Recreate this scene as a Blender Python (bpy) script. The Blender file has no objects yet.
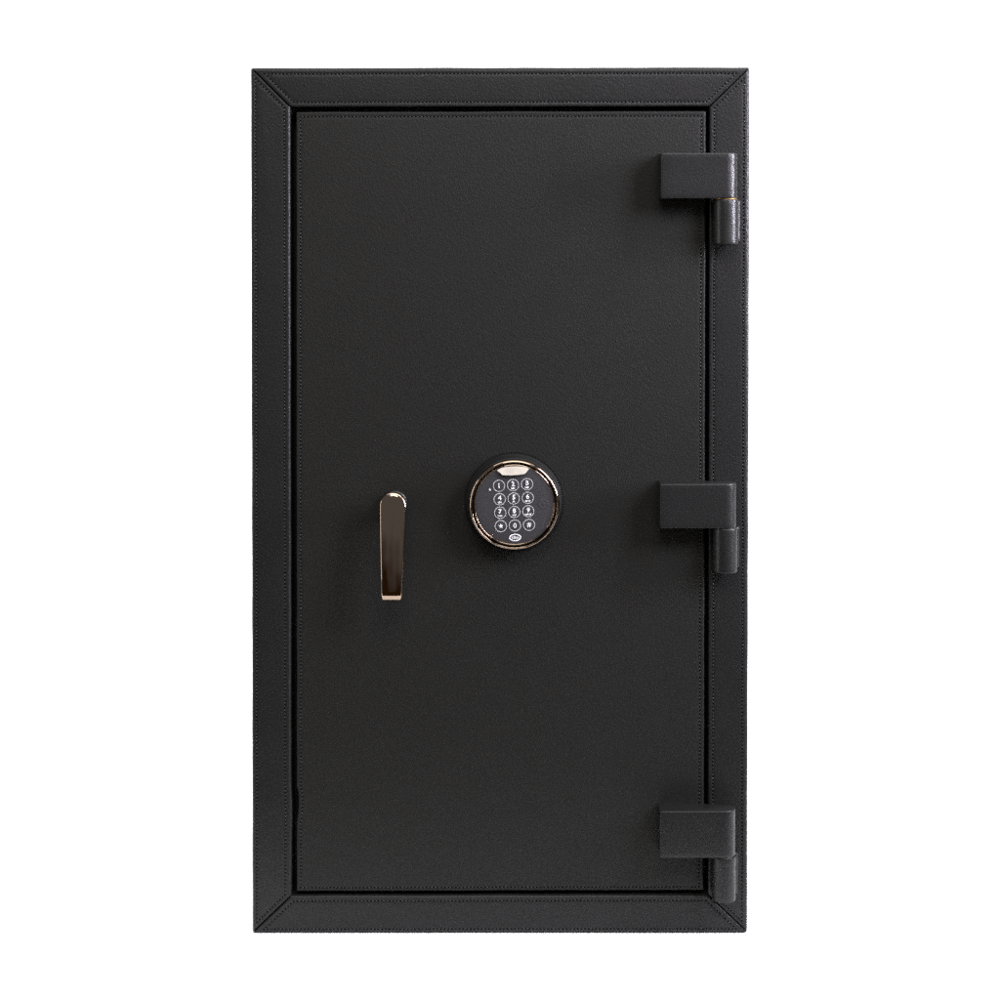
import bpy, bmesh, math, random
from mathutils import Vector, noise

random.seed(4)
sc = bpy.context.scene
MM = 0.001

# ------------------------------------------------------------------ camera
F = 2000.0                      # focal length in photo pixels; one pixel is about one millimetre at the safe's front
TILT = math.radians(1.17)
PPX, PPY = 500.0, 261.0         # principal point of the photograph
DIST = 2000.0
CT, ST = math.cos(TILT), math.sin(TILT)

def ray(px, py):
    xc, yc = (px - PPX) / F, (PPY - py) / F
    return (xc, CT + yc * ST, -ST + yc * CT)

_r = ray(500, 932.6)
CAM_Z = -_r[2] / _r[1] * (DIST + 2.0)     # bottom edge of the safe stands on z = 0

def P(px, py, y=0.0):
    """point of the plane Y=y (mm) seen at photo pixel px,py -> (x, z) in mm"""
    r = ray(px, py)
    t = (DIST + y) / r[1]
    return (r[0] * t, CAM_Z + r[2] * t)

cam = bpy.data.cameras.new("camera")
cam.sensor_width = 36.0
cam.lens = 36.0 * F / 1000.0
cam.shift_y = -(500.0 - PPY) / 1000.0
cam.clip_start = 0.05
cam.clip_end = 60.0
camo = bpy.data.objects.new("camera", cam)
sc.collection.objects.link(camo)
camo.location = (0, -DIST * MM, CAM_Z * MM)
camo.rotation_euler = (math.radians(90) - TILT, 0, 0)
sc.camera = camo

# ------------------------------------------------------------------ dim studio round the set
world = bpy.data.worlds.new("World")
sc.world = world
world.use_nodes = True
wn, wl = world.node_tree.nodes, world.node_tree.links
bg = wn["Background"]
tc = wn.new("ShaderNodeTexCoord")
sx = wn.new("ShaderNodeSeparateXYZ")
cr = wn.new("ShaderNodeValToRGB")
mp = wn.new("ShaderNodeMapRange")
mp.inputs[1].default_value = -0.5
mp.inputs[2].default_value = 0.5
wl.new(tc.outputs["Generated"], sx.inputs[0])
wl.new(sx.outputs["Z"], mp.inputs[0])
wz = wn.new("ShaderNodeTexNoise")          # shapes of a dim room, seen only as reflections
wz.inputs["Scale"].default_value = 4.5
wz.inputs["Detail"].default_value = 2.0
wl.new(tc.outputs["Generated"], wz.inputs["Vector"])
wm = wn.new("ShaderNodeMath"); wm.operation = "MULTIPLY_ADD"
wm.inputs[1].default_value = 0.8
wl.new(wz.outputs["Fac"], wm.inputs[0])
ws = wn.new("ShaderNodeMath"); ws.operation = "SUBTRACT"
ws.inputs[1].default_value = 0.40
wl.new(mp.outputs[0], ws.inputs[0])
wl.new(ws.outputs[0], wm.inputs[2])
wl.new(wm.outputs[0], cr.inputs[0])
wl.new(cr.outputs[0], bg.inputs[0])
e = cr.color_ramp.elements
e[0].position, e[0].color = 0.25, (0.045, 0.022, 0.009, 1)    # wooden studio floor
e[1].position, e[1].color = 0.62, (0.20, 0.20, 0.21, 1)    # walls
bg.inputs[1].default_value = 1.0

def area(name, loc, target, sxy, power, col=(1, 1, 1), spread=180):   # spread below 180: a grid on the lamp
    l = bpy.data.lights.new(name, "AREA")
    l.shape = "RECTANGLE"
    l.size, l.size_y = sxy
    l.energy = power
    l.color = col
    l.spread = math.radians(spread)
    o = bpy.data.objects.new(name, l)
    sc.collection.objects.link(o)
    o.location = loc
    o.rotation_euler = (Vector(target) - Vector(loc)).to_track_quat("-Z", "Y").to_euler()
    return o

area("overhead_softbox", (0.0, -0.15, 2.6), (0.0, -0.15, 0.0), (2.6, 1.5), 44, (1.0, 0.985, 0.955))
area("front_fill", (0.15, -1.95, 2.15), (0.0, 0.0, 0.45), (1.3, 0.8), 42, (1.0, 0.985, 0.95))  # added fill lamp, lifts the door and the paper before it
area("key_softbox", (1.10, -0.85, 1.30), (0.10, 0.0, 0.72), (0.45, 0.60), 14, (0.90, 0.86, 1.0), 110)
area("right_strip", (1.50, -0.34, 0.90), (0.22, 0.0, 0.68), (0.14, 0.7), 8.0, (0.90, 0.88, 1.0), 68)
area("left_strip", (-1.75, -0.55, 0.70), (0.0, 0.0, 0.45), (0.20, 1.3), 11.0, (1.0, 0.98, 0.97))
area("backdrop_lamp", (-1.6, 0.75, 2.5), (-0.3, 2.2, 0.7), (1.0, 0.5), 62)
area("backdrop_lamp", (1.6, 0.75, 2.5), (0.3, 2.2, 0.7), (1.0, 0.5), 62)

sc.cycles.use_denoising = False         # the denoiser wipes out grain and stitches
sc.cycles.use_adaptive_sampling = True
sc.cycles.adaptive_threshold = 0.002
sc.cycles.sample_clamp_indirect = 3.0
vs = sc.view_settings
vs.view_transform = "Standard"
vs.look = "None"
vs.exposure = 0.0
vs.gamma = 1.0
vs.use_curve_mapping = False

# ------------------------------------------------------------------ materials
def mat(name, base, rough=0.5, metallic=0.0, spec=0.5):
    m = bpy.data.materials.new(name)
    m.use_nodes = True
    b = m.node_tree.nodes["Principled BSDF"]
    b.inputs["Base Color"].default_value = (*base, 1)
    b.inputs["Roughness"].default_value = rough
    b.inputs["Metallic"].default_value = metallic
    b.inputs["Specular IOR Level"].default_value = spec
    return m, b

def leather_mat(name, base, rough, grain=1.0, spec=0.5, seed=0.0):
    m, b = mat(name, base, rough, 0, spec)
    n, l = m.node_tree.nodes, m.node_tree.links
    tc = n.new("ShaderNodeTexCoord")
    mpg = n.new("ShaderNodeMapping")
    mpg.inputs["Location"].default_value = (seed, seed * 0.7, seed * 1.3)
    l.new(tc.outputs["Object"], mpg.inputs[0])
    # slow warp makes the wrinkles run one way here and another there
    wz = n.new("ShaderNodeTexNoise"); wz.inputs["Scale"].default_value = 9.0; wz.inputs["Detail"].default_value = 1.0
    l.new(mpg.outputs[0], wz.inputs["Vector"])
    wm = n.new("ShaderNodeVectorMath"); wm.operation = "SCALE"; wm.inputs["Scale"].default_value = 0.06
    l.new(wz.outputs["Color"], wm.inputs[0])
    wa = n.new("ShaderNodeVectorMath"); wa.operation = "ADD"
    l.new(mpg.outputs[0], wa.inputs[0]); l.new(wm.outputs[0], wa.inputs[1])
    rot = n.new("ShaderNodeMapping")
    rot.inputs["Rotation"].default_value = (0, math.radians(38), 0)
    rot.inputs["Scale"].default_value = (1.5, 1.0, 0.75)
    l.new(wa.outputs[0], rot.inputs[0])
    peb = n.new("ShaderNodeTexVoronoi"); peb.feature = "SMOOTH_F1"
    peb.inputs["Scale"].default_value = 640.0
    l.new(rot.outputs[0], peb.inputs["Vector"])
    fine = n.new("ShaderNodeTexNoise"); fine.inputs["Scale"].default_value = 520.0; fine.inputs["Detail"].default_value = 1.5
    l.new(rot.outputs[0], fine.inputs["Vector"])
    slow = n.new("ShaderNodeTexNoise"); slow.inputs["Scale"].default_value = 26.0; slow.inputs["Detail"].default_value = 2.0
    l.new(mpg.outputs[0], slow.inputs["Vector"])
    patch = n.new("ShaderNodeTexNoise"); patch.inputs["Scale"].default_value = 14.0; patch.inputs["Detail"].default_value = 3.0
    l.new(mpg.outputs[0], patch.inputs["Vector"])
    add = n.new("ShaderNodeMath"); add.operation = "MULTIPLY_ADD"; add.inputs[1].default_value = 0.8
    l.new(fine.outputs["Fac"], add.inputs[0]); l.new(peb.outputs["Distance"], add.inputs[2])
    # the grain is bolder in some patches of the hide
    st = n.new("ShaderNodeMapRange"); st.inputs[1].default_value = 0.3; st.inputs[2].default_value = 0.7
    st.inputs[3].default_value = 0.88 * grain; st.inputs[4].default_value = 1.0 * grain
    l.new(patch.outputs["Fac"], st.inputs[0])
    b1 = n.new("ShaderNodeBump"); b1.inputs["Distance"].default_value = 0.0008
    l.new(st.outputs[0], b1.inputs["Strength"])
    l.new(add.outputs[0], b1.inputs["Height"])
    b2 = n.new("ShaderNodeBump"); b2.inputs["Distance"].default_value = 0.0012; b2.inputs["Strength"].default_value = 0.05
    l.new(slow.outputs["Fac"], b2.inputs["Height"])
    l.new(b2.outputs[0], b1.inputs["Normal"])
    l.new(b1.outputs[0], b.inputs["Normal"])
    rr = n.new("ShaderNodeMapRange"); rr.inputs[1].default_value = 0.3; rr.inputs[2].default_value = 0.7
    rr.inputs[3].default_value = rough - 0.015; rr.inputs[4].default_value = rough + 0.02
    l.new(slow.outputs["Fac"], rr.inputs[0]); l.new(rr.outputs[0], b.inputs["Roughness"])
    return m

def metal_mat(name, base, rough):
    m, b = mat(name, base, rough, 1.0)
    n, l = m.node_tree.nodes, m.node_tree.links
    tc = n.new("ShaderNodeTexCoord")
    z = n.new("ShaderNodeTexNoise"); z.inputs["Scale"].default_value = 60.0; z.inputs["Detail"].default_value = 2.0
    l.new(tc.outputs["Object"], z.inputs["Vector"])
    r = n.new("ShaderNodeMapRange"); r.inputs[3].default_value = rough * 0.7; r.inputs[4].default_value = rough * 1.5
    l.new(z.outputs["Fac"], r.inputs[0]); l.new(r.outputs[0], b.inputs["Roughness"])
    return m

SHADED_THREAD, _ = mat("black_thread_groove_shade", (0.003, 0.003, 0.003), 0.8, 0, 0.1)  # black thread, coloured darker still to stand in for the shade of stitch grooves
LEATHER = leather_mat("black_leather", (0.0116, 0.0115, 0.0105), 0.46, 0.36, 0.125)
LEATHER_RAIL = leather_mat("black_rail_leather", (0.0106, 0.0105, 0.0101), 0.38, 0.34, 0.185, seed=2.3)
LEATHER_WRAP = leather_mat("black_hinge_leather", (0.0104, 0.0103, 0.0100), 0.34, 0.22, 0.25, seed=5.1)
THREAD, _ = mat("black_thread", (0.014, 0.014, 0.0145), 0.45, 0, 0.3)
METAL = metal_mat("smoked_bronze_chrome", (0.31, 0.238, 0.18), 0.045)
STEEL = metal_mat("dark_steel", (0.10, 0.10, 0.105), 0.25)
BRASS = metal_mat("brass", (0.16, 0.095, 0.035), 0.45)
FACE, _ = mat("grey_keypad_plastic", (0.026, 0.025, 0.027), 0.42)
GLOSS, _ = mat("black_gloss_plastic", (0.010, 0.010, 0.010), 0.32, 0, 0.3)
OUTLINE, _ = mat("grey_print", (0.38, 0.38, 0.385), 0.6, 0, 0.2)
PEARL = metal_mat("brushed_tab_metal", (0.11, 0.10, 0.094), 0.24)
PRINT, _ = mat("pale_grey_print", (0.70, 0.70, 0.71), 0.6, 0, 0.2)
PAPER, pb = mat("white_seamless_paper", (0.90, 0.90, 0.90), 0.9, spec=0.1)

# ------------------------------------------------------------------ helpers
def obj(name, bm, m, parent=None, loc=(0, 0, 0), sharp=35.0, smooth=True):
    """bmesh in millimetres, in the parent's space -> one mesh object whose origin is loc (mm)"""
    bm.normal_update()
    for v in bm.verts:
        v.co = (v.co - Vector(loc)) * MM
    me = bpy.data.meshes.new(name)
    bm.to_mesh(me)
    bm.free()
    for p in me.polygons:
        p.use_smooth = smooth
    if smooth:
        me.set_sharp_from_angle(angle=math.radians(sharp))
    for mm in (m if isinstance(m, (list, tuple)) else [m]):
        me.materials.append(mm)
    o = bpy.data.objects.new(name, me)
    sc.collection.objects.link(o)
    o.parent = parent
    o.location = Vector(loc) * MM
    return o

def inset_poly(c, d):
    """c: clockwise-or-not convex polygon (x,z); d: inward distance of each side i (c[i]->c[i+1])"""
    n = len(c)
    cx, cz = sum(p[0] for p in c) / n, sum(p[1] for p in c) / n
    lines = []
    for i in range(n):
        a, b = Vector(c[i]), Vector(c[(i + 1) % n])
        t = (b - a).normalized()
        nn = Vector((-t.y, t.x))
        if nn.dot(Vector((cx, cz)) - a) < 0:
            nn = -nn
        lines.append((a + nn * d[i], t))
    out = []
    for i in range(n):
        (p, t), (q, u) = lines[i - 1], lines[i]
        den = t.x * u.y - t.y * u.x
        w = q - p
        s = (w.x * u.y - w.y * u.x) / den
        out.append(p + t * s)
    return out

def sample_loop(c, counts):
    pts = []
    n = len(c)
    for i in range(n):
        a, b = c[i], c[(i + 1) % n]
        for k in range(counts[i]):
            pts.append(a + (b - a) * (k / counts[i]))
    return pts

def ring_faces(bm, A, B):
    n = len(A)
    for i in range(n):
        j = (i + 1) % n
        bm.faces.new((A[i], A[j], B[j], B[i]))

def ellipsoid(bm, c, t, nrm, L, W, H, seg=8, rings=5):
    """thread stitch: long axis t, surface normal nrm"""
    t = Vector(t).normalized(); nrm = Vector(nrm).normalized(); s = t.cross(nrm)
    c = Vector(c)
    rows = []
    for i in range(1, rings):
        a = -math.pi / 2 + math.pi * i / rings
        sa, ca = math.sin(a), abs(math.cos(a)) ** 0.6
        rows.append([bm.verts.new(c + t * (L / 2 * sa) + s * (W / 2 * ca * math.cos(b)) + nrm * (H * ca * math.sin(b)))
                     for b in (2 * math.pi * k / seg for k in range(seg))])
    p0, p1 = bm.verts.new(c - t * L / 2), bm.verts.new(c + t * L / 2)
    for r0, r1 in zip(rows, rows[1:]):
        ring_faces(bm, r0, r1)
    for k in range(seg):
        bm.faces.new((p0, rows[0][(k + 1) % seg], rows[0][k]))
        bm.faces.new((p1, rows[-1][k], rows[-1][(k + 1) % seg]))

PITCH = 3.7
def leather_panel(name, corners, rounds, hround, stitch, y0, depth, m, parent, seed, warp=None, puff=0.0):
    """a leather-wrapped board: rounded edges, a sewn groove running parallel to its sides, and the stitches in it"""
    K, gw, gd = 5, 1.3, 1.9
    cn = [Vector(c) for c in corners]
    ns = len(cn)
    counts = [max(2, int((cn[(i + 1) % ns] - cn[i]).length / 7)) for i in range(ns)]
    z4 = [0.0] * ns
    loops = [(z4, y0 + depth), (z4, y0 + hround)]
    for k in range(1, K + 1):
        f0 = math.radians(33)                   # the roll-over stops short of square: a folded edge, not a bullnose
        f = f0 + k / K * (math.pi / 2 - f0)
        loops.append(([r * (1 - math.cos(f) / math.cos(f0)) for r in rounds], y0 + hround * (1 - math.sin(f)) / (1 - math.sin(f0))))
    loops.append(([max(r + 0.08, s - 1.7) for r, s in zip(rounds, stitch)], y0 - 0.02))
    loops.append(([s - gw / 2 for s in stitch], y0 + 0.22))
    loops.append(([s - gw / 2 + 0.15 for s in stitch], y0 + gd))
    loops.append(([s + gw / 2 - 0.15 for s in stitch], y0 + gd))
    loops.append(([s + gw / 2 for s in stitch], y0 + 0.22))
    loops.append(([s + gw / 2 + 1.2 for s in stitch], y0 + 0.0))
    loops.append(([s + gw / 2 + 3.0 for s in stitch], y0 - 0.1))
    def wob(x, y, z):
        q = Vector((x * 0.022 + seed, z * 0.022, seed * 3.1))
        d = noise.noise_vector(q)
        q2 = Vector((x * 0.11 + seed, z * 0.11, seed * 1.7))
        d2 = noise.noise_vector(q2)
        x += 0.30 * d.x + 0.08 * d2.x
        z += 0.30 * d.z + 0.08 * d2.z
        if warp:
            x, z = warp(x, z)
        return x, y, z
    bm = bmesh.new()
    rows = []
    for d, y in loops:
        pts = sample_loop(inset_poly(cn, d), counts)
        rows.append([bm.verts.new(wob(p.x, y, p.y)) for p in pts])
    for A, B in zip(rows, rows[1:]):
        ring_faces(bm, A, B)
    bm.faces.new(rows[-1])
    bm.faces.new(list(reversed(rows[0])))
    bmesh.ops.recalc_face_normals(bm, faces=bm.faces)
    o = obj(name, bm, m, parent, sharp=29)
    sb = bmesh.new()
    sc_ = inset_poly(cn, stitch)
    for i in range(ns):
        a, b = sc_[i], sc_[(i + 1) % ns]
        L = (b - a).length
        n = max(2, round(L / PITCH))
        t = (b - a) / L
        for k in range(n):
            p = a + (b - a) * ((k + 0.5) / n)
            x, y, z = wob(p.x, y0, p.y)
            jit = random.uniform(-0.12, 0.12)
            slant = t.orthogonal() * 0.10 + t
            ellipsoid(sb, (x, y0 + 0.42 + jit * 0.5, z), (slant.x, 0, slant.y), (0, -1, 0), 2.2 + jit, 1.3, 0.6)
    bmesh.ops.recalc_face_normals(sb, faces=sb.faces)
    obj("stitching", sb, THREAD, o, sharp=80)
    return o

def lathe(bm, prof, cx, cz, seg=128):
    """prof: (radius, y) turned about the Y axis through cx,cz; radius 0 closes the end"""
    rows = []
    for r, y in prof:
        if r < 1e-6:
            rows.append([bm.verts.new((cx, y, cz))])
        else:
            rows.append([bm.verts.new((cx + r * math.cos(2 * math.pi * k / seg), y, cz + r * math.sin(2 * math.pi * k / seg))) for k in range(seg)])
    for A, B in zip(rows, rows[1:]):
        if len(A) == 1 and len(B) == 1:
            continue
        if len(A) == 1 or len(B) == 1:
            one, many = (A, B) if len(A) == 1 else (B, A)
            for k in range(seg):
                bm.faces.new((one[0], many[k], many[(k + 1) % seg]))
        else:
            ring_faces(bm, A, B)
    bmesh.ops.recalc_face_normals(bm, faces=bm.faces)

# ------------------------------------------------------------------ the setting: a seamless white paper sweep
bm = bmesh.new()
prof = [(-295.0, -700.0)]
for k in range(9):              # sheet cut short and dropped here, keeping its reflection off the lower door
    a = k / 8 * math.pi / 2
    prof.append((-215.0 - 80.0 * math.cos(a), -80.0 + 80.0 * math.sin(a)))
prof += [(0.0, 0.0), (900.0, 0.0), (1500.0, 0.0)]
R = 700.0
for k in range(1, 17):
    a = k / 16 * math.pi / 2
    prof.append((1500.0 + R * math.sin(a), R * (1 - math.cos(a))))
prof += [(2200.0, 1800.0), (2200.0, 3200.0)]
W = 2600.0
A = [bm.verts.new((-W, y, z)) for y, z in prof]
B = [bm.verts.new((W, y, z)) for y, z in prof]
for i in range(len(prof) - 1):
    bm.faces.new((A[i], B[i], B[i + 1], A[i + 1]))
sweep = obj("backdrop", bm, PAPER)
sweep["kind"] = "structure"
sweep["label"] = "plain white seamless paper sweep under and behind the safe"

# ------------------------------------------------------------------ the safe
safe = bpy.data.objects.new("safe", None)
safe.empty_display_size = 0.2
sc.collection.objects.link(safe)
safe["label"] = "tall black leather-covered safe with bronze handle, round keypad and three hinges"
safe["category"] = "safe"

# front frame: four mitred leather rails
oTL, oTR, oBR, oBL = P(250.8, 67.9), P(749.9, 67.2), P(747.2, 932.2), P(252.6, 932.6)
iTL, iTR, iBR, iBL = P(290.2, 107.0), P(709.7, 106.2), P(708.2, 895.0), P(291.2, 895.8)
G = 0.28                        # half the open seam at the mitres
def rail(corners, rounds, stitch, y0, seed, warp=None):
    """corners: outer a, outer b, inner b, inner a; sides: outer, mitre, inner, mitre"""
    c = inset_poly([Vector(q) for q in corners], (0, G, 0, G))
    return leather_panel("frame_rail", c, rounds, 2.2, stitch, y0, 34.0, LEATHER_RAIL, safe, seed, warp)
def rail_warp(x, z):
    zb = P(290, 800)[1]
    f = max(0.0, 1 - abs(x + 210) / 10.0)
    return x + f * 0.9 / (1 + math.exp((z - zb) / 5.0)) * math.exp(-max(0, zb - z) / 70.0), z
rail((oTL, oTR, iTR, iTL), (3.4, 0.9, 1.1, 0.9), (6.2, 5.0, 4.3, 5.0), 0.0, 1.0)
rail((oBL, oTL, iTL, iBL), (3.0, 0.9, 2.6, 0.9), (4.4, 4.6, 6.0, 4.6), -0.4, 2.0, rail_warp)
rail((oTR, oBR, iBR, iTR), (4.4, 0.9, 1.1, 0.9), (5.6, 4.0, 4.6, 4.0), 0.5, 3.0)
rail((oBR, oBL, iBL, iBR), (2.4, 1.0, 2.4, 1.5), (3.6, 5.0, 5.0, 5.0), -1.0, 4.0)

# cabinet body behind the frame
bm = bmesh.new()
c = [Vector(q) for q in (oTL, oTR, oBR, oBL)]
rows = []
for d, y in ((9, 33.6), (1.6, 33.6), (1.1, 34.2), (1.1, 470.0), (1.8, 474.0), (4.0, 476.0)):
    dd = (d, d, 0.6 if d < 9 else d, d)
    rows.append([bm.verts.new((p.x, y, p.y)) for p in sample_loop(inset_poly(c, dd), (20, 30, 20, 30))])
for A, B in zip(rows, rows[1:]):
    ring_faces(bm, A, B)
bm.faces.new(rows[0]); bm.faces.new(list(reversed(rows[-1])))
bmesh.ops.recalc_face_normals(bm, faces=bm.faces)
obj("body", bm, LEATHER, safe)

# door
dY = 0.4
dc = [P(296.3, 112.0, dY), P(705.6, 111.0, dY), P(703.5, 890.2, dY), P(296.8, 891.3, dY)]
zb0, zb1 = P(297, 791, dY)[1], P(297, 816, dY)[1]
def door_warp(x, z):
    f = min(1.0, max(0.0, 1 - (x - dc[0][0] - 6) / 16.0))
    s = 1 / (1 + math.exp((z - zb0) / 1.6)) * 1 / (1 + math.exp(-(z - zb1) / 2.2))
    return x + 2.0 * f * s, z
door = leather_panel("door", dc, (1.4, 1.2, 1.2, 1.2), 1.2, (5.0, 4.4, 3.4, 3.9), dY, 30.0, LEATHER, safe, 7.0, door_warp)

# hinges: leather-wrapped leaf on the door, knuckle below it on the frame
HB = 28.0                       # how far a hinge stands out
HR = 12.4                       # knuckle radius
def leaf_profile(x0, xa, yb, yk):
    """plan outline (x,y) of the leaf: square left end, rolled right end"""
    pts = [(x0, yb)]
    r = 1.3
    for k in range(6):
        a = math.pi + k / 5 * math.pi / 2
        pts.append((x0 + r + r * math.cos(a), -HB + r + r * math.sin(a)))
    for f in (0.2, 0.4, 0.6, 0.8):
        pts.append((x0 + (xa - x0) * f, -HB - 0.12))
    for k in range(25):
        a = -math.pi / 2 + k / 24 * math.pi
        pts.append((xa + HR * math.cos(a), -HB + HR + HR * math.sin(a)))
    pts += [(xa - 14, -HB + 2 * HR), (xa - 18, yb)]
    return pts
def prism_rounded(bm, pts, z0, z1, r=1.1):
    """plan outline extruded in z with rounded top and bottom arrises"""
    n = len(pts)
    V = [Vector(p) for p in pts]
    cen = sum(V, Vector((0, 0))) / n
    nrm = []
    for i in range(n):
        t = (V[(i + 1) % n] - V[i - 1]).normalized()
        nn = Vector((t.y, -t.x))
        nrm.append(nn)
    ar = sum(V[i].x * V[(i + 1) % n].y - V[(i + 1) % n].x * V[i].y for i in range(n))
    if ar < 0:
        nrm = [-q for q in nrm]
    rows = []
    prof = []
    for k in range(5):
        a = k / 4 * math.pi / 2
        prof.append((r * (1 - math.sin(a)), z0 + r * (1 - math.cos(a))))
    m = 10
    for k in range(1, m):
        prof.append((0.0, z0 + r + (z1 - z0 - 2 * r) * k / m))
    for k in range(5):
        a = k / 4 * math.pi / 2
        prof.append((r * (1 - math.cos(a)), z1 - r + r * math.sin(a)))
    for d, z in prof:
        rows.append([bm.verts.new((V[i].x - nrm[i].x * d + 0.12 * noise.noise(Vector((V[i].x * .06, z * .08, z0))),
                                   V[i].y - nrm[i].y * d + 0.16 * noise.noise(Vector((V[i].x * .05, z * .07, z0 + 9))), z)) for i in range(n)])
    for A, B in zip(rows, rows[1:]):
        ring_faces(bm, A, B)
    bm.faces.new(rows[0]); bm.faces.new(list(reversed(rows[-1])))
    bmesh.ops.recalc_face_normals(bm, faces=bm.faces)
def zcyl(bm, cx, cy, r, z0, z1, rr=1.3, seg=72, wob=0.0):
    prof = [(0.0, z0)]
    for k in range(5):
        a = k / 4 * math.pi / 2
        prof.append((r - rr + rr * math.sin(a), z0 + rr * (1 - math.cos(a))))
    m = 12
    for k in range(1, m):
        prof.append((r, z0 + rr + (z1 - z0 - 2 * rr) * k / m))
    for k in range(5):
        a = k / 4 * math.pi / 2
        prof.append((r - rr + rr * math.cos(a), z1 - rr + rr * math.sin(a)))
    prof.append((0.0, z1))
    rows = []
    for q, z in prof:
        if q == 0:
            rows.append([bm.verts.new((cx, cy, z))])
        else:
            row = []
            for k in range(seg):
                t = 2 * math.pi * k / seg
                w = q + wob * noise.noise(Vector((math.cos(t) * 0.9, math.sin(t) * 0.9, z * .05)))
                row.append(bm.verts.new((cx + w * math.cos(t), cy + w * math.sin(t), z)))
            rows.append(row)
    for A, B in zip(rows, rows[1:]):
        if len(A) == 1 or len(B) == 1:
            one, many = (A, B) if len(A) == 1 else (B, A)
            for k in range(seg):
                bm.faces.new((one[0], many[k], many[(k + 1) % seg]))
        else:
            ring_faces(bm, A, B)
    bmesh.ops.recalc_face_normals(bm, faces=bm.faces)

def make_hinge(xl, xr, yt, yj, yb, kx0, kx1, brass):
    """photo pixels: leaf left and right, leaf top, joint, knuckle bottom, knuckle left and right"""
    x0, zt = P(xl, yt, -HB)
    _, zj = P(xl, yj, -HB)
    ka, _ = P(kx0, yj, -HB + HR); kb, _ = P(kx1, yj, -HB + HR)
    xr_, zb = P(xr, yb, -HB)
    xk = (ka + kb) / 2
    rk = (kb - ka) / 2
    xa = P(xr, yt, -HB + HR)[0] - HR
    loc = (xa, 0.0, zj)
    bm = bmesh.new()
    prism_rounded(bm, leaf_profile(x0, xa, 0.55, 0), zj + 0.25, zt)
    h = obj("hinge", bm, LEATHER_WRAP, safe, loc=loc, sharp=40)
    def sub(name, bm, m, sharp=40):
        for v in bm.verts:
            v.co -= Vector(loc)
        return obj(name, bm, m, h, sharp=sharp)
    bm = bmesh.new()
    zcyl(bm, xk, -HB + HR, rk, zb, zj - 0.55, wob=0.25)
    k = sub("knuckle", bm, LEATHER_WRAP)
    bm = bmesh.new()
    zcyl(bm, xk - 0.4, -HB + HR, rk - (0.85 if brass else 1.3), zj - 0.75, zj + 0.5, rr=0.15)
    sub("washer", bm, BRASS if brass else STEEL)
    # leather-covered mounting plate between knuckle and frame
    bm = bmesh.new()
    prism_rounded(bm, [(xk - rk + 2.5, 0.6), (xk - rk + 2.5, -5.2), (xk - rk + 4, -6.0), (xk + rk + 1.3, -6.0), (xk + rk + 3.2, -4.8), (xk + rk + 3.9, -2.0), (xk + rk + 4.1, 0.6)], zb + 2.5, zj - 2.0, r=0.9)
    sub("mounting_plate", bm, LEATHER_WRAP, 50)
    return h
h1 = make_hinge(661.2, 737.2, 152.9, 198.6, 244.2, 713.4, 738.2, True)
h2 = make_hinge(660.3, 736.0, 484.0, 528.6, 573.8, 712.8, 737.2, False)
h3 = make_hinge(660.0, 735.2, 811.4, 858.3, 903.8, 712.2, 735.8, False)

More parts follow.
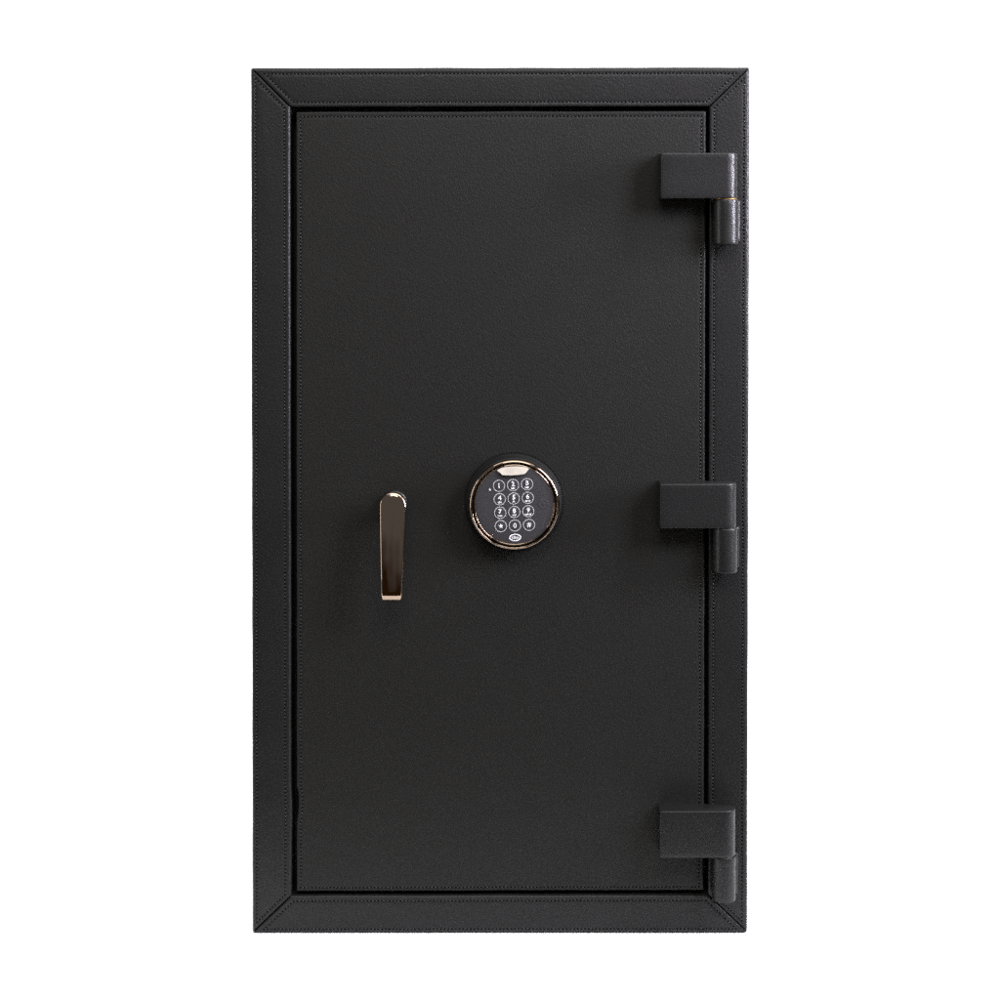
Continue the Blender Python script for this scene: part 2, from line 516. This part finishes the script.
# ------------------------------------------------------------------ handle
def make_handle():
    # lever: leans out from the door towards its lower end
    Yt, Yb = -33.0, -43.0
    zt = P(392.9, 492.8, Yt)[1]
    zl = P(391.5, 601.2, Yb)[1]
    H = zt - zl
    xt0, xt1 = P(379.8, 506, Yt)[0], P(406.1, 506, Yt)[0]
    xb0, xb1 = P(381.5, 600, Yb)[0], P(401.4, 600, Yb)[0]
    R0 = (xt1 - xt0) / 2 * 0.99
    n_arc, n_str = 16, 40
    rowsz = []
    for k in range(n_arc):
        a = (k + 0.35) / n_arc * math.pi / 2
        rowsz.append((R0 * (1 - math.cos(a)), math.sin(a)))       # depth below top, width factor
    for k in range(n_str + 1):
        rowsz.append((R0 + (H - R0) * k / n_str, 1.0))
    right, left = [], []
    for d, wf in rowsz:
        f = (d / H) ** 1.35
        cx = ((xt0 + xt1) * (1 - f) + (xb0 + xb1) * f) / 2
        hw = ((xt1 - xt0) * (1 - f) + (xb1 - xb0) * f) / 2
        cut = 1.0
        if H - d < 1.0:
            hw -= 1.0 - math.sqrt(max(0.0, 1 - (1 - (H - d)) ** 2))
        right.append(Vector((cx + hw * wf, zt - d)))
        left.append(Vector((cx - hw * wf, zt - d)))
    n = len(right)
    out = right + left[::-1]
    N = len(out)
    nr = []
    for i in range(N):
        t = (out[(i + 1) % N] - out[i - 1]).normalized()
        q = Vector((t.y, -t.x))
        cxz = Vector(((xt0 + xb1) / 2, zt - H / 2))
        if q.dot(cxz - out[i]) < 0:
            q = -q
        nr.append(q)
    def yf(z):
        f = (zt - z) / H
        return Yt + (Yb - Yt) * f - 3.2 * 4 * f * (1 - f)        # slightly bowed outwards
    T = 9.0
    bm = bmesh.new()
    rows = []
    K = 6
    prof = [(1.2, 1.0, 0.0), (0.0, 1.0, -1.2)] + [None]
    prof = [(1.2, T), (0.35, T - 0.35), (0.0, T - 1.2)]
    for k in range(K + 1):
        a = k / K * math.pi / 2
        prof.append((1.7 * (1 - math.cos(a)), 1.5 * (1 - math.sin(a))))
    for d, y in prof:
        rows.append([bm.verts.new((out[i].x + nr[i].x * d, yf(out[i].y) + y, out[i].y + nr[i].y * d)) for i in range(N)])
    for A, B in zip(rows, rows[1:]):
        ring_faces(bm, A, B)
    # front: strips across, crowned a little from side to side
    last = rows[-1]
    cols = 8
    prev = None
    for i in range(n):
        r, l = last[i].co, last[N - 1 - i].co
        line = [last[i]]
        for k in range(1, cols):
            f = k / cols
            p = r.lerp(l, f)
            line.append(bm.verts.new((p.x, p.y - 0.55 * 4 * f * (1 - f) * min(1, (r.x - l.x) / 20), p.z)))
        line.append(last[N - 1 - i])
        if prev:
            for k in range(cols):
                bm.faces.new((prev[k], prev[k + 1], line[k + 1], line[k]))
        else:
            bm.faces.new(line)
        prev = line
    # bottom of the front: bevelled lip facing down and out
    zc = zl + 6.6
    for v in bm.verts:
        if v.co.z < zc and v.co.y < yf(v.co.z) + 4.0:
            v.co.y += (zc - v.co.z) * 0.52
    back = rows[0]
    for i in range(n - 1):
        bm.faces.new((back[i], back[i + 1], back[N - 2 - i], back[N - 1 - i]))
    bmesh.ops.recalc_face_normals(bm, faces=bm.faces)
    cx, cz = (xt0 + xt1) / 2, zt - R0
    loc = (cx, 0, cz)
    h = obj("handle", bm, METAL, safe, loc=loc, sharp=32)
    bm = bmesh.new()
    lathe(bm, [(0, -34.0 + 8), (8.0, -26.0), (8.0, -9.0)], cx, cz, 64)
    for v in bm.verts: v.co -= Vector(loc)
    obj("spindle", bm, METAL, h)
    bm = bmesh.new()
    lathe(bm, [(12.6, 0.6), (12.6, -7.0), (12.2, -8.6), (11.2, -9.4), (8.5, -9.6), (0, -9.6)], cx + 0.3, cz - 1.0, 96)
    for v in bm.verts: v.co -= Vector(loc)
    obj("rose", bm, GLOSS, h)
make_handle()

# ------------------------------------------------------------------ round keypad
KY = -22.0
KX, KZ = P(514.35, 505.0, KY)
def make_keypad():
    loc = (KX, 0, KZ)
    L = Vector(loc)
    def local(bm):
        for v in bm.verts: v.co -= L
        return bm
    bm = bmesh.new()
    prof = [(48.6, 0.7), (47.6, -0.6), (46.9, -2.5), (46.3, -8.0), (45.9, -14.0), (45.6, -15.4), (44.9, -16.2), (38.0, -16.2), (0, -16.2)]
    lathe(bm, prof, KX, KZ, 160)
    base = obj("keypad", bm, LEATHER_WRAP, safe, loc=loc, sharp=50)
    # stitches round its foot
    sb = bmesh.new()
    n = 124
    for k in range(n):
        a = 2 * math.pi * k / n
        r = 49.4
        ca, sa = math.cos(a), math.sin(a)
        ellipsoid(sb, (KX + r * ca, dY - 0.12, KZ + r * sa), (ca, 0.12, sa), (0, -1, 0), 2.7, 1.25, 0.6)
    bmesh.ops.recalc_face_normals(sb, faces=sb.faces)
    obj("stitching", local(sb), SHADED_THREAD, base, sharp=80)
    # metal bezel
    bm = bmesh.new()
    prof = [(45.2, -16.0), (45.2, -18.4)]
    for k in range(9):
        a = k / 8 * math.pi / 2
        prof.append((42.7 + 2.5 * math.cos(a), -18.4 - 4.6 * math.sin(a)))
    for k in range(1, 7):
        a = k / 6 * math.pi / 2
        prof.append((42.7 - 0.5 * math.sin(a), -23.0 + 0.5 * (1 - math.cos(a))))
    prof.append((42.0, -16.1))
    lathe(bm, prof, KX, KZ, 192)
    obj("bezel", local(bm), METAL, base, sharp=60)
    # face
    bm = bmesh.new()
    prof = [(39.9, -16.1), (39.9, -20.2)]
    for k in range(1, 6):
        a = k / 5 * math.pi / 2
        prof.append((38.9 + 1.0 * math.cos(a), -20.2 - 1.0 * math.sin(a)))
    prof += [(30.0, -21.35), (0, -21.5)]
    lathe(bm, prof, KX, KZ, 160)
    face = obj("keypad_face", local(bm), FACE, base, sharp=60)
    # polished strip round the face edge
    bm = bmesh.new()
    lathe(bm, [(40.0, -18.4), (40.5, -19.2), (40.6, -20.6), (40.3, -21.3), (39.8, -21.75), (39.3, -21.8), (39.0, -21.5), (38.9, -20.8), (39.4, -18.6), (40.0, -18.4)], KX, KZ, 160)
    obj("face_rim", local(bm), METAL, base, sharp=60)
    # sloping metal tab at the top
    pts = [(497.0, 470.3), (500.6, 468.3), (505.2, 467.0), (514.0, 466.2), (523.0, 466.6), (527.0, 467.6), (529.4, 468.7), (524.9, 474.0), (519.0, 475.0), (511.0, 475.5), (502.6, 475.2)]
    bm = bmesh.new()
    def tab_y(py):
        return -21.3 - (py - 466.0) * 0.46
    fr = [bm.verts.new((*(lambda q: (q[0], tab_y(py), q[1]))(P(px, py, tab_y(py))),)) for px, py in pts]
    bk = [bm.verts.new((v.co.x, -20.6, v.co.z)) for v in fr]
    bm.faces.new(fr)
    ring_faces(bm, fr, bk)
    bm.faces.new(list(reversed(bk)))
    bmesh.ops.recalc_face_normals(bm, faces=bm.faces)
    bmesh.ops.bevel(bm, geom=list(bm.edges), offset=0.25, segments=2, affect="EDGES")
    obj("metal_tab", local(bm), PEARL, base, sharp=8)
    # printed keys
    rot = math.radians(3.0)
    FY = -21.62
    def text_into(bm, txt, size_mm, cx, cz, y, squash=1.0, off=0.0, extra=0.0):
        cu = bpy.data.curves.new("t", "FONT")
        cu.body = txt
        cu.align_x = "CENTER"
        cu.size = 1.0
        cu.offset = off
        cu.resolution_u = 3
        to = bpy.data.objects.new("t", cu)
        sc.collection.objects.link(to)
        dg = bpy.context.evaluated_depsgraph_get()
        me = bpy.data.meshes.new_from_object(to.evaluated_get(dg))
        bpy.data.objects.remove(to)
        bpy.data.curves.remove(cu)
        xs = [v.co.x for v in me.vertices]; ys = [v.co.y for v in me.vertices]
        h = max(ys) - min(ys)
        s = size_mm / h
        mx, my = (max(xs) + min(xs)) / 2, (max(ys) + min(ys)) / 2
        vv = []
        for v in me.vertices:
            u, w = (v.co.x - mx) * s * squash, (v.co.y - my) * s
            u += w * extra
            vv.append(bm.verts.new((cx + u * math.cos(rot) - w * math.sin(rot), y, cz + u * math.sin(rot) + w * math.cos(rot))))
        for p in me.polygons:
            try:
                f = bm.faces.new([vv[i] for i in p.vertices])
                f.material_index = 1
                f.normal_update()
                if f.normal.y > 0:
                    f.normal_flip()
            except ValueError:
                pass
        bpy.data.meshes.remove(me)
    def flat_ring(bm, cx, cz, a0, b0, w, y, seg=64, mi=2):
        A, B = [], []
        for k in range(seg):
            t = 2 * math.pi * k / seg
            for arr, q in ((A, 0), (B, w)):
                u, v = (a0 - q) * math.cos(t), (b0 - q) * math.sin(t)
                arr.append(bm.verts.new((cx + u * math.cos(rot) - v * math.sin(rot), y, cz + u * math.sin(rot) + v * math.cos(rot))))
        for k in range(seg):
            f = bm.faces.new((A[k], A[(k + 1) % seg], B[(k + 1) % seg], B[k]))
            f.material_index = mi
            f.normal_update()
            if f.normal.y > 0:
                f.normal_flip()
    keys = [("1", "", 499.0, 485.8), ("2", "ABC", 513.0, 485.1), ("3", "DEF", 527.1, 484.2),
            ("4", "GHI", 499.7, 499.2), ("5", "JKL", 513.7, 498.5), ("6", "MNO", 527.8, 497.8),
            ("7", "PQRS", 500.2, 512.7), ("8", "TUV", 514.3, 512.0), ("9", "WXYZ", 528.3, 511.2),
            ("*", "", 500.9, 526.1), ("0", "", 514.9, 525.5), ("#", "", 529.1, 524.8)]
    for d, subt, px, py in keys:
        cx, cz = P(px, py, FY)
        bm = bmesh.new()
        lathe(bm, [(6.3, -21.2), (6.2, FY + 0.05), (6.0, FY), (0, FY)], cx, cz, 48)
        flat_ring(bm, cx, cz, 5.95, 5.95, 0.6, FY - 0.06)
        if subt:
            text_into(bm, d, 4.7, cx, cz + 1.25, FY - 0.06, 1.06, 0.02)
            text_into(bm, subt, 1.7, cx, cz - 3.15, FY - 0.06, 1.0 if len(subt) == 3 else 0.95, 0.05)
        else:
            if d == "*":
                sv = []
                for q in range(10):
                    t = math.pi / 2 + q * math.pi / 5 + rot
                    rr = 2.45 if q % 2 == 0 else 1.05
                    sv.append(bm.verts.new((cx + rr * math.cos(t), FY - 0.06, cz + rr * math.sin(t))))
                cv = bm.verts.new((cx, FY - 0.06, cz))
                for q in range(10):
                    f = bm.faces.new((cv, sv[q], sv[(q + 1) % 10])); f.material_index = 1
            else:
                text_into(bm, d, 4.9, cx, cz, FY - 0.06, 1.0, 0.012)
        for v in bm.verts:
            v.co -= Vector((cx, 0, cz))
        k = obj("key", bm, [FACE, PRINT, OUTLINE], base, sharp=60)
        k.location = Vector((cx - KX, 0, cz - KZ)) * MM
    # oval maker's badge
    cx, cz = P(515.25, 537.5, FY)
    bm = bmesh.new()
    flat_ring(bm, cx, cz, 5.95, 3.6, 0.95, FY - 0.06)
    text_into(bm, "S&G", 2.9, cx, cz, FY - 0.06, 1.1, 0.01, 0.15)
    obj("badge", local(bm), [PRINT, PRINT, PRINT], base, smooth=False)
    # small pilot lamp at the left, dimple at the right
    for px, py, r, nm in ((489.8, 489.8, 1.15, "indicator"), (492.2, 534.8, 0.45, "indicator")):
        cx, cz = P(px, py, FY)
        bm = bmesh.new()
        lathe(bm, [(r, -21.2), (r * 0.9, -21.75), (r * 0.5, -22.0), (0, -22.1)], cx, cz, 24)
        obj(nm, local(bm), OUTLINE if r > 1 else METAL, base)
    cx, cz = P(543.2, 504.0, FY)
    bm = bmesh.new()
    lathe(bm, [(5.2, -21.2), (5.0, -21.55), (4.4, -21.7), (3.3, -21.45), (2.0, -21.4), (1.2, -21.6), (0, -21.8)], cx, cz, 48)
    obj("dimple", local(bm), FACE, base)
make_keypad()
